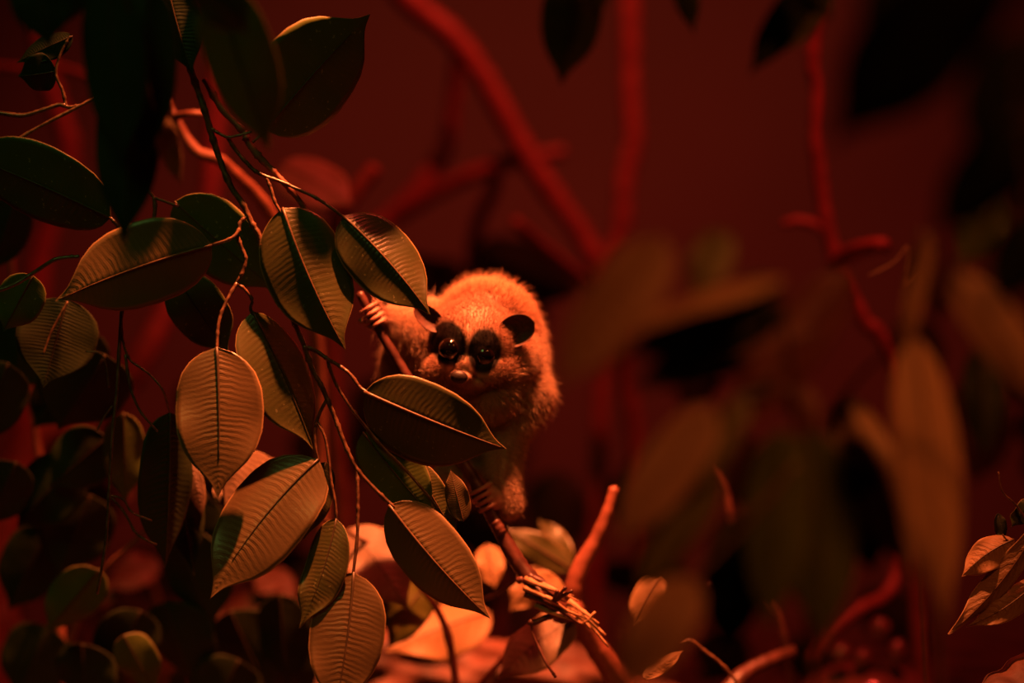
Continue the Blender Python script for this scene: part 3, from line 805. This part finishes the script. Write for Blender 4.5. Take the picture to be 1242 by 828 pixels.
fg_plant('out-of-focus brown leaf slanting down at the right edge', (1290, 960, 0.76),
         [([(1420, 1060, .78), (1330, 700, .77), (1260, 420, .76), (1200, 330, .75), (1156, 326, .74)], 4, 3)],
         [(1156, 330, 1282, 500, 76, .74, .74, dict(mat='dry', hint=(0, .2), fold=10, rib='rib_dark')),
          (1216, 236, 1160, 324, 54, 1.0, 1.0, dict(mat='green', hint=(0, .0), fold=10, rib='rib_dark'))])
fw = thing('wispy_twig', 'wispy thin twig with hair-like tips above the two tan leaves', 'twig', tuple(P(1130, 960, 1.12)))
tw([(1130, 960, 1.12), (1112, 620, 1.12), (1102, 420, 1.12), (1098, 380, 1.12), (1094, 350, 1.12), (1102, 318, 1.12), (1106, 295, 1.12), (1111, 272, 1.12)], 2.0, 0.6, fw, 'stem', 'rib', ne=None)
tw([(1098, 345, 1.12), (1112, 328, 1.12), (1122, 318, 1.12)], 1.2, 0.7, fw, 'twig', 'wood', ne=None)
tw([(1096, 346, 1.12), (1101, 300, 1.12), (1084, 318, 1.12), (1054, 334, 1.12)], 1.0, 0.4, fw, 'twig', 'wood', ne=None)

# ------------------------------------------------------------------ dry curled sprig at the right edge, in focus
ds = thing('dry_sprig', 'sprig of dry curled brown leaves in focus at the right edge', 'sprig', tuple(P(1262, 640, 1.24)))
tw([(1330, 900, 1.24), (1290, 720, 1.24), (1260, 655, 1.24), (1246, 632, 1.24), (1232, 612, 1.24), (1216, 596, 1.24), (1211, 572, 1.24)], 2.2, 1.0, ds, 'stem')
tw([(1262, 640, 1.24), (1240, 665, 1.24), (1222, 655, 1.24), (1216, 648, 1.24)], 1.8, 1.0, ds)
L(ds, 1230, 654, 1166, 700, 44, 1.24, 1.235, hint=(0, .5), fold=30, droop=5, sweep=4, wave=5, mat='dry', rib='rib', ribr=1.2)
L(ds, 1262, 630, 1150, 769, 40, 1.24, 1.23, hint=(.5, .3), fold=34, droop=4, sweep=-9, wave=5, mat='dry', rib='rib', ribr=1.3, prof=PROF_NARROW)
L(ds, 1262, 700, 1172, 760, 36, 1.245, 1.24, hint=(.2, .5), fold=26, droop=5, sweep=-7, wave=5, mat='dry', rib='rib', ribr=1.2)
L(ds, 1250, 606, 1226, 640, 24, 1.25, 1.25, hint=(.2, -.2), fold=20, droop=3, wave=3, mat='green', rib=None)
L(ds, 1210, 622, 1218, 660, 16, 1.26, 1.26, hint=(.2, -.2), fold=20, droop=3, wave=3, mat='dark', rib=None)

# thin olive shoot low on the right
ls_ = thing('thin_shoot', 'thin olive shoot curving across the bottom right of centre', 'shoot', tuple(P(900, 900, 1.36)))
tw([(930, 930, 1.36), (900, 840, 1.36), (876, 806, 1.36), (856, 790, 1.36), (838, 776, 1.36), (824, 778, 1.36)], 2.4, 1.2, ls_, 'stem')
L(ls_, 780, 822, 828, 788, 20, 1.30, 1.32, hint=(0, .3), fold=20, droop=3, wave=3, mat='dry', rib=None)
# ------------------------------------------------------------------ the slow loris
LY = 1.322
LS = K * LY


def LP(px, py, d=0.0):
    """photo pixel on the animal plus depth behind its middle plane, in the same pixel unit"""
    return Vector((LS * (px - 621), LY + LS * d, CZ - LS * (py - 414)))


def add_ball(bm, c, r, sub=3, rot=None):
    """ellipsoid, c in LP terms, r = (x, y(vertical), depth) pixels"""
    mat = Matrix.Translation(LP(*c))
    if rot:
        mat = mat @ Matrix.Rotation(math.radians(rot), 4, 'Y')
    mat = mat @ Matrix.Diagonal((r[0] * LS, r[2] * LS, r[1] * LS, 1))
    bmesh.ops.create_icosphere(bm, subdivisions=sub, radius=1.0, matrix=mat)


def add_limb(bm, pts, per=10, sub=2):
    """pts = (px, py, d, r); dense overlapping balls make one tapering limb once remeshed"""
    path = catmull([(p[0], p[1], p[2]) for p in pts], per)
    n = len(path)
    rs = np.interp(np.linspace(0, 1, n), np.linspace(0, 1, len(pts)), [p[3] for p in pts])
    for p, r in zip(path, rs):
        add_ball(bm, tuple(p), (r, r, r), sub)



def grip(x, y, ux, uy, step, R, r, lens):
    """four fingers closing round a branch that runs along (ux, uy); R = branch radius plus finger radius"""
    px_, py_ = -uy, ux
    for i in range(4):
        cx, cy = x + ux * step * i, y + uy * step * i
        e = lens[i]
        add_limb(bm, [(cx - px_ * (R + 5), cy - py_ * (R + 5), 1, r * 1.25), (cx - px_ * (R - 2), cy - py_ * (R - 2), -R * .72, r * 1.12),
                      (cx, cy, -R - .5, r), (cx + px_ * (R - 2), cy + py_ * (R - 2), -R * .6, r * .93),
                      (cx + px_ * (R + .5), cy + py_ * (R + .5), 1 + e, r * .86), (cx + px_ * (R - 4), cy + py_ * (R - 4), R * .6 + e, r * .8)], 7)


bm = bmesh.new()
# trunk: rounded back rising behind the head, shoulders, belly
add_ball(bm, (588, 428, 58), (68, 83, 62))
add_ball(bm, (606, 440, 50), (53, 62, 55))
add_ball(bm, (522, 425, 62), (38, 56, 42))
add_ball(bm, (503, 446, 72), (38, 58, 36))
add_ball(bm, (634, 470, 30), (28, 36, 36))
add_ball(bm, (590, 500, 55), (44, 68, 40))
add_ball(bm, (580, 548, 66), (34, 46, 34))
add_ball(bm, (600, 474, 8), (34, 34, 34))
add_ball(bm, (590, 392, 18), (56, 46, 42))
add_ball(bm, (602, 430, 0), (46, 44, 36))
# head: wide skull, cheeks, short muzzle
add_ball(bm, (577, 414, -8), (56, 52, 46), rot=8)
add_ball(bm, (592, 443, -18), (38, 29, 30))
add_ball(bm, (543, 443, -20), (23, 22, 26))
add_ball(bm, (567, 441, -42), (13, 17, 14))
add_ball(bm, (561, 456, -47), (13, 9, 14))
add_ball(bm, (572, 463, -26), (24, 11, 18))
add_ball(bm, (568, 412, -46), (8, 20, 10))
# near arm on the right: shoulder, elbow, forearm, wrist
add_limb(bm, [(642, 478, 20, 25), (630, 505, 16, 19), (614, 540, 16, 22), (610, 580, 14, 21.5), (610, 602, 8, 17), (603, 606, 0, 12)])
add_limb(bm, [(612, 590, 10, 19), (616, 612, 8, 16)])
add_ball(bm, (601, 604, -3), (13, 15, 9))
grip(582, 593, .47, .88, 7.9, 11.6, 2.9, (0, 2.0, 2.5, -1.0))
add_limb(bm, [(602, 612, 8, 6.5), (594, 613, 15, 5.6), (578, 608, 14, 5.0), (568, 603, 3, 5.2), (566, 601, -3, 4.6)], 7)
# far arm on the left reaching to the upper part of the branch
add_limb(bm, [(530, 425, 50, 32), (505, 412, 42, 26), (484, 398, 30, 20), (470, 391, 18, 13), (462, 387, 8, 9.5)])
add_ball(bm, (460, 386, 4), (10, 11, 7))
grip(446, 374, .52, .85, 7.4, 8.8, 2.6, (0, 1.5, 1.5, -1.0))
add_limb(bm, [(461, 396, 8, 6), (456, 398, 12, 5), (444, 393, 11, 4.2), (438, 389, 3, 3.9)], 7)
# far foot clinging lower down, mostly behind leaves
add_limb(bm, [(560, 560, 66, 26), (548, 575, 52, 18), (556, 576, 30, 12), (566, 574, 12, 8)])
raw = bpy.data.meshes.new('raw')
bm.to_mesh(raw)
bm.free()
tmp = bpy.data.objects.new('tmp', raw)
COL.objects.link(tmp)
md = tmp.modifiers.new('r', 'REMESH')
md.mode = 'VOXEL'
md.voxel_size = 0.0005
md.use_smooth_shade = True
ms = tmp.modifiers.new('s', 'SMOOTH')
ms.factor = 0.5
ms.iterations = 7
dg = bpy.context.evaluated_depsgraph_get()
body_me = bpy.data.meshes.new_from_object(tmp.evaluated_get(dg))
bpy.data.objects.remove(tmp)
bpy.data.meshes.remove(raw)
body_me.name = 'body'

nvt = len(body_me.vertices)
co = np.empty(nvt * 3, dtype=np.float32)
body_me.vertices.foreach_get('co', co)
co = co.reshape(-1, 3)
PXA = co[:, 0] / LS + 621
PYA = 414 - (co[:, 2] - CZ) / LS
PDA = (co[:, 1] - LY) / LS


def smooth_in(x, a, b):
    t = np.clip((x - a) / (b - a), 0, 1)
    return t * t * (3 - 2 * t)


EYES = ((547.5, 423, -45), (588, 430, -45))


def fur_colour(px, py, pd):
    """coat markings of the animal, with face shade painted in, and hair length in px"""
    n = len(px)
    col = np.tile(np.array([0.84, 0.58, 0.42]), (n, 1))
    ln = np.full(n, 15.0)
    head = smooth_in(30 - pd, 0, 25) * smooth_in(66 - np.sqrt((px - 577) ** 2 + (py - 416) ** 2), 0, 14)
    # russet cap over crown and nape
    cap = smooth_in(440 - py, 0, 60) * smooth_in(70 - np.abs(px - 592), 0, 30) * smooth_in(95 - pd, 0, 60)
    col = col * (1 - 0.75 * cap[:, None]) + np.array([0.74, 0.37, 0.20]) * 0.75 * cap[:, None]
    hc = np.array([0.50, 0.25, 0.17])  # russet face fur, with its shade dimmed into the colour
    col = col * (1 - 0.8 * head[:, None]) + hc * 0.8 * head[:, None]
    ln = ln * (1 - head) + 5.0 * head
    # pale blaze from between the eyes up the forehead
    bz = np.exp(-((px - (568 + (423 - py) * 0.28)) / 6.0) ** 2) * smooth_in(452 - py, 0, 10) * smooth_in(py - 372, 0, 12) * (pd < 15)
    col = col * (1 - 0.85 * bz[:, None]) + np.array([0.78, 0.50, 0.38]) * 0.85 * bz[:, None]
    # pale muzzle and cheeks
    mz = np.exp(-(((px - 566) / 20) ** 2 + ((py - 456) / 12) ** 2)) * (pd < -10)
    col = col * (1 - 0.7 * mz[:, None]) + np.array([0.60, 0.36, 0.28]) * 0.7 * mz[:, None]
    ln = ln * (1 - 0.75 * mz)
    # dark eye patches
    for cx, cy, rx, ry, rot in ((545, 416, 20, 25, 16), (588, 425.5, 18.5, 25, -6)):
        c, s = math.cos(math.radians(rot)), math.sin(math.radians(rot))
        dx, dy = px - cx, py - cy
        q = np.sqrt(((dx * c - dy * s) / rx) ** 2 + ((dx * s + dy * c) / ry) ** 2)
        e = smooth_in(1.22 - q, 0, 0.26) * (pd < 5)
        col = col * (1 - e[:, None]) + np.array([0.012, 0.005, 0.004]) * e[:, None]
        ln = ln * (1 - 0.6 * e)
    # bare hands
    for hx, hy, hr in ((584, 604, 25), (447, 386, 22)):
        q = np.sqrt((px - hx) ** 2 + (py - hy) ** 2)
        e = smooth_in(hr - q, -6, 6) * (pd < 22)
        col = col * (1 - e[:, None]) + np.array([0.48, 0.20, 0.15]) * e[:, None]
        ln = ln * (1 - e)
    # nose and lips
    q = np.sqrt((px - 558) ** 2 + (py - 456) ** 2)
    e = smooth_in(10 - q, 0, 4) * (pd < -50)
    ln = ln * (1 - e)
    # forearm short fur
    fa = smooth_in(py - 500, 0, 40)
    ln = ln * (1 - 0.45 * fa)
    # shorter near shoulder front
    return col, ln


bcol, _ = fur_colour(PXA, PYA, PDA)
ca = body_me.color_attributes.new('coat', 'FLOAT_COLOR', 'POINT')
rgba = np.ones((nvt, 4), dtype=np.float32)
rgba[:, :3] = bcol * 0.8
ca.data.foreach_set('color', rgba.ravel())


def coat_mat(name, skin):
    m, nt, out = newmat(name)
    L = nt.links.new
    at = N(nt, 'ShaderNodeAttribute')
    at.attribute_name = 'coat'
    if skin:
        pr = N(nt, 'ShaderNodeBsdfPrincipled')
        L(at.outputs['Color'], pr.inputs['Base Color'])
        pr.inputs['Roughness'].default_value = 0.5
        tc = N(nt, 'ShaderNodeTexCoord')
        nz = N(nt, 'ShaderNodeTexNoise')
        nz.inputs['Scale'].default_value = 700
        L(tc.outputs['Object'], nz.inputs['Vector'])
        bp = N(nt, 'ShaderNodeBump')
        bp.inputs['Strength'].default_value = 0.35
        bp.inputs['Distance'].default_value = 0.0004
        L(nz.outputs[0], bp.inputs['Height'])
        L(bp.outputs[0], pr.inputs['Normal'])
        L(pr.outputs[0], out.inputs[0])
    else:
        df = N(nt, 'ShaderNodeBsdfDiffuse')
        tr = N(nt, 'ShaderNodeBsdfTranslucent')
        gl = N(nt, 'ShaderNodeBsdfGlossy')
        gl.inputs['Roughness'].default_value = 0.45
        L(at.outputs['Color'], df.inputs[0])
        L(at.outputs['Color'], tr.inputs[0])
        L(at.outputs['Color'], gl.inputs[0])
        a = N(nt, 'ShaderNodeMixShader'); a.inputs[0].default_value = 0.5
        L(df.outputs[0], a.inputs[1]); L(tr.outputs[0], a.inputs[2])
        b = N(nt, 'ShaderNodeMixShader'); b.inputs[0].default_value = 0.06
        L(a.outputs[0], b.inputs[1]); L(gl.outputs[0], b.inputs[2])
        L(b.outputs[0], out.inputs[0])
    return m


body_me.materials.clear()
body_me.materials.append(coat_mat('loris_skin', True))
for p_ in body_me.polygons[:1]:
    pass
body_me.polygons.foreach_set('material_index', np.zeros(len(body_me.polygons), dtype=np.int32))
body_me.polygons.foreach_set('use_smooth', np.ones(len(body_me.polygons), dtype=bool))

loris = thing('slow_loris', 'small fluffy wide-eyed slow loris clinging to a bare diagonal branch', 'loris', tuple(LP(610, 632, 20)))
body = bpy.data.objects.new('body', body_me)
COL.objects.link(body)
body.parent = loris; body.matrix_parent_inverse = Matrix.Translation(-loris.location)

# fur: one tapered bent strand per follicle
rng = np.random.default_rng(11)
body_me.calc_loop_triangles()
nt_ = len(body_me.loop_triangles)
tri = np.empty(nt_ * 3, dtype=np.int32)
body_me.loop_triangles.foreach_get('vertices', tri)
tri = tri.reshape(-1, 3)
vn = np.empty(nvt * 3, dtype=np.float32)
body_me.vertices.foreach_get('normal', vn)
vn = vn.reshape(-1, 3)
A, B_, C_ = co[tri[:, 0]], co[tri[:, 1]], co[tri[:, 2]]
ar = np.linalg.norm(np.cross(B_ - A, C_ - A), axis=1)
NH = 190000
pk = rng.choice(nt_, NH, p=ar / ar.sum())
r1, r2 = rng.random(NH), rng.random(NH)
sw = r1 + r2 > 1
r1[sw], r2[sw] = 1 - r1[sw], 1 - r2[sw]
root = A[pk] + (B_[pk] - A[pk]) * r1[:, None] + (C_[pk] - A[pk]) * r2[:, None]
nn = vn[tri[pk, 0]] + vn[tri[pk, 1]] + vn[tri[pk, 2]]
nn /= np.linalg.norm(nn, axis=1)[:, None] + 1e-9
hx = root[:, 0] / LS + 621
hy = 414 - (root[:, 2] - CZ) / LS
hd = (root[:, 1] - LY) / LS
hcol, hlen = fur_colour(hx, hy, hd)
# skip follicles inside the eyes
keep = hlen > 0.8
for ex, ey, ed in EYES:
    keep &= ~((((hx - ex) ** 2 + (hy - ey) ** 2) < 15.0 ** 2) & (hd < -10))
root, nn, hcol, hlen, hx, hy, hd = root[keep], nn[keep], hcol[keep], hlen[keep], hx[keep], hy[keep], hd[keep]
NH = len(root)
# lie of the coat: away from the nose on the head, downwards and back on the body
away = np.stack([(hx - 560), np.full(NH, 60.0), -(hy - 448)], axis=1)
away /= np.linalg.norm(away, axis=1)[:, None]
down = np.tile(np.array([0.25, 0.25, -0.75]), (NH, 1))
hw = (smooth_in(35 - hd, 0, 30) * smooth_in(80 - np.sqrt((hx - 577) ** 2 + (hy - 416) ** 2), 0, 20))[:, None]
comb = away * hw + down * (1 - hw)
tang = comb - nn * np.sum(comb * nn, axis=1)[:, None]
d0 = nn * 0.85 + tang * 0.45 + rng.normal(0, 0.20, (NH, 3))
d0 /= np.linalg.norm(d0, axis=1)[:, None]
d1 = d0 * 0.6 + tang * 0.55 + rng.normal(0, 0.24, (NH, 3))
d1 /= np.linalg.norm(d1, axis=1)[:, None]
ln = (hlen * rng.uniform(0.55, 1.15, NH) * LS)[:, None]
longer = rng.random(NH) < 0.08
ln[longer] *= 1.6
p0 = root - nn * 0.0004
p1 = root + d0 * ln * 0.5
p2 = p1 + d1 * ln * 0.5
view = np.array([0.0, 1.0, 0.0])
rad = rng.uniform(0.00006, 0.00011, NH)[:, None]
rad = rad * np.clip(ln / (5 * LS), 0.55, 1.0)
ax1 = np.cross(d0, rng.normal(0, 1, (NH, 3)))
ax1 /= np.linalg.norm(ax1, axis=1)[:, None]
ax2 = np.cross(d0, ax1)
ang = [0, 2 * math.pi / 3, 4 * math.pi / 3]
rings = []
for base, rr_ in ((p0, 1.0), (p1, 0.75)):
    for a_ in ang:
        rings.append(base + (ax1 * math.cos(a_) + ax2 * math.sin(a_)) * rad * rr_)
V = np.stack(rings + [p2], axis=1).reshape(-1, 3)
i0 = (np.arange(NH) * 7)[:, None]
F = []
for a_, b_ in ((0, 1), (1, 2), (2, 0)):
    F += [[a_, b_, b_ + 3], [a_, b_ + 3, a_ + 3], [a_ + 3, b_ + 3, 6]]
F = np.array(F)
faces = (i0[:, :, None] + F[None]).reshape(-1, 3)
fm = bpy.data.meshes.new('fur')
fm.vertices.add(len(V))
fm.vertices.foreach_set('co', V.astype(np.float32).ravel())
fm.loops.add(len(faces) * 3)
fm.loops.foreach_set('vertex_index', faces.astype(np.int32).ravel())
fm.polygons.add(len(faces))
fm.polygons.foreach_set('loop_start', (np.arange(len(faces)) * 3).astype(np.int32))
fm.update(calc_edges=True)
fm.polygons.foreach_set('use_smooth', np.ones(len(faces), dtype=bool))
ca = fm.color_attributes.new('coat', 'FLOAT_COLOR', 'POINT')
cl = np.sin(hx * .55 + 2 * np.sin(hy * .31)) * np.sin(hy * .5 + 2 * np.sin(hx * .27))
var = (rng.uniform(0.55, 1.25, NH) + 0.10 * cl)[:, None]
hc = np.clip(hcol * var, 0, 0.95)
rgba = np.ones((NH, 7, 4), dtype=np.float32)
rgba[:, :, :3] = hc[:, None, :]
rgba[:, :3, :3] *= 0.8
ca.data.foreach_set('color', rgba.ravel())
fm.materials.append(coat_mat('loris_fur', False))
fur = bpy.data.objects.new('fur', fm)
COL.objects.link(fur)
fur.parent = loris; fur.matrix_parent_inverse = Matrix.Translation(-loris.location)
fur['kind'] = 'stuff'


# eyes, nose, ears
def eye_mat():
    m, nt, out = newmat('loris_eye')
    L = nt.links.new
    tc = N(nt, 'ShaderNodeTexCoord')
    sp = N(nt, 'ShaderNodeSeparateXYZ')
    L(tc.outputs['Generated'], sp.inputs[0])
    dx = M(nt, 'MULTIPLY_ADD', sp.outputs[0], 2.0, -0.94)
    dz = M(nt, 'MULTIPLY_ADD', sp.outputs[2], 2.0, -1.0)
    r = M(nt, 'SQRT', M(nt, 'ADD', M(nt, 'MULTIPLY', dx, dx), M(nt, 'MULTIPLY', dz, dz)))
    cr = N(nt, 'ShaderNodeValToRGB')
    e = cr.color_ramp.elements
    e[0].position, e[0].color = 0.0, (0.002, 0.001, 0.001, 1)
    e[1].position, e[1].color = 1.0, (0.01, 0.004, 0.003, 1)
    for p_, c_ in ((0.60, (0.002, 0.001, 0.001, 1)), (0.67, (0.008, 0.003, 0.002, 1)), (0.78, (0.006, 0.002, 0.001, 1)), (0.86, (0.012, 0.005, 0.004, 1))):
        k = e.new(p_); k.color = c_
    L(r, cr.inputs[0])
    pr = N(nt, 'ShaderNodeBsdfPrincipled')
    L(cr.outputs[0], pr.inputs['Base Color'])
    pr.inputs['Roughness'].default_value = 0.06
    pr.inputs['Specular IOR Level'].default_value = 0.7
    pr.inputs['Coat Weight'].default_value = 0.6
    pr.inputs['Coat Roughness'].default_value = 0.10
    L(pr.outputs[0], out.inputs[0])
    return m


EM = eye_mat()
for ex, ey, ed in EYES:
    b2 = bmesh.new()
    bmesh.ops.create_icosphere(b2, subdivisions=4, radius=1.0, matrix=Matrix.Diagonal((14.5 * LS, 13.5 * LS, 14.5 * LS, 1)))
    me = bpy.data.meshes.new('eye')
    b2.to_mesh(me); b2.free()
    me.polygons.foreach_set('use_smooth', np.ones(len(me.polygons), dtype=bool))
    me.materials.append(EM)
    eo = bpy.data.objects.new('eye', me)
    COL.objects.link(eo)
    eo.parent = loris; eo.matrix_parent_inverse = Matrix.Translation(-loris.location)
    eo.location = LP(ex, ey, ed + 5)
MAT['nose'] = bark_mat('nose_skin', (0.010, 0.004, 0.004), (0.022, 0.009, 0.008), 900.0, 0.5, 0.4, 0.0003, 0.5)
b2 = bmesh.new()
add_ball(b2, (558, 456, -61), (10.5, 8, 6), 3, rot=8)
add_ball(b2, (557, 458.5, -62), (4.5, 5, 4), 3)
me = bpy.data.meshes.new('nose'); b2.to_mesh(me); b2.free()
for e_ in me.polygons: e_.use_smooth = True
me.materials.append(MAT['nose'])
no = bpy.data.objects.new('nose', me); COL.objects.link(no); no.parent = loris; no.matrix_parent_inverse = Matrix.Translation(-loris.location)

MAT['ear'] = bark_mat('ear_skin', (0.055, 0.018, 0.014), (0.10, 0.034, 0.025), 500.0, 0.6, 0.4, 0.0004, 0.3)


def ear(bx, by, tx, ty, w, d0_, d1_, hint, cup):
    """thin cupped shell, opening towards the viewer"""
    Bp, Tp = LP(bx, by, d0_), LP(tx, ty, d1_)
    a = (Tp - Bp); Ln = a.length; a.normalize()
    h = Vector((hint[0], -1, hint[1])); n = (h - a * h.dot(a)).normalized()
    s = a.cross(n)
    nu, nv = 22, 10
    top = []
    for i in range(nu + 1):
        u = i / nu
        hw_ = w * LS * 0.5 * float(np.interp(u, PROF_ROUND[0], PROF_ROUND[1]))
        for j in range(-nv, nv + 1):
            v = j / nv
            depth = cup * LS * (1 - v * v) * math.sin(math.pi * min(1, u * 0.85 + 0.15)) 
            ridge = 1.2 * LS * math.sin(u * 7) * math.exp(-((v - 0.4) / 0.25) ** 2)
            top.append(Bp + a * Ln * u + s * hw_ * v - n * depth + n * ridge)
    m_ = 2 * nv + 1
    t_ = 0.0005
    verts = [p + n * t_ for p in top] + [p - n * t_ for p in top]
    off = len(top)
    fs = []
    for i in range(nu):
        for j in range(m_ - 1):
            q = i * m_ + j
            fs.append((q, q + m_, q + m_ + 1, q + 1))
            fs.append((off + q, off + q + 1, off + q + m_ + 1, off + q + m_))
        for q in (i * m_, i * m_ + m_ - 1):
            fs.append((q, off + q, off + q + m_, q + m_))
    return link_mesh('ear', verts, fs, 'ear', loris)


ear(609, 408, 648, 391, 38, -40, -36, (-0.35, -0.4), 7)
ear(535, 398, 504, 371, 25, -30, -28, (0.3, -0.15), 6)
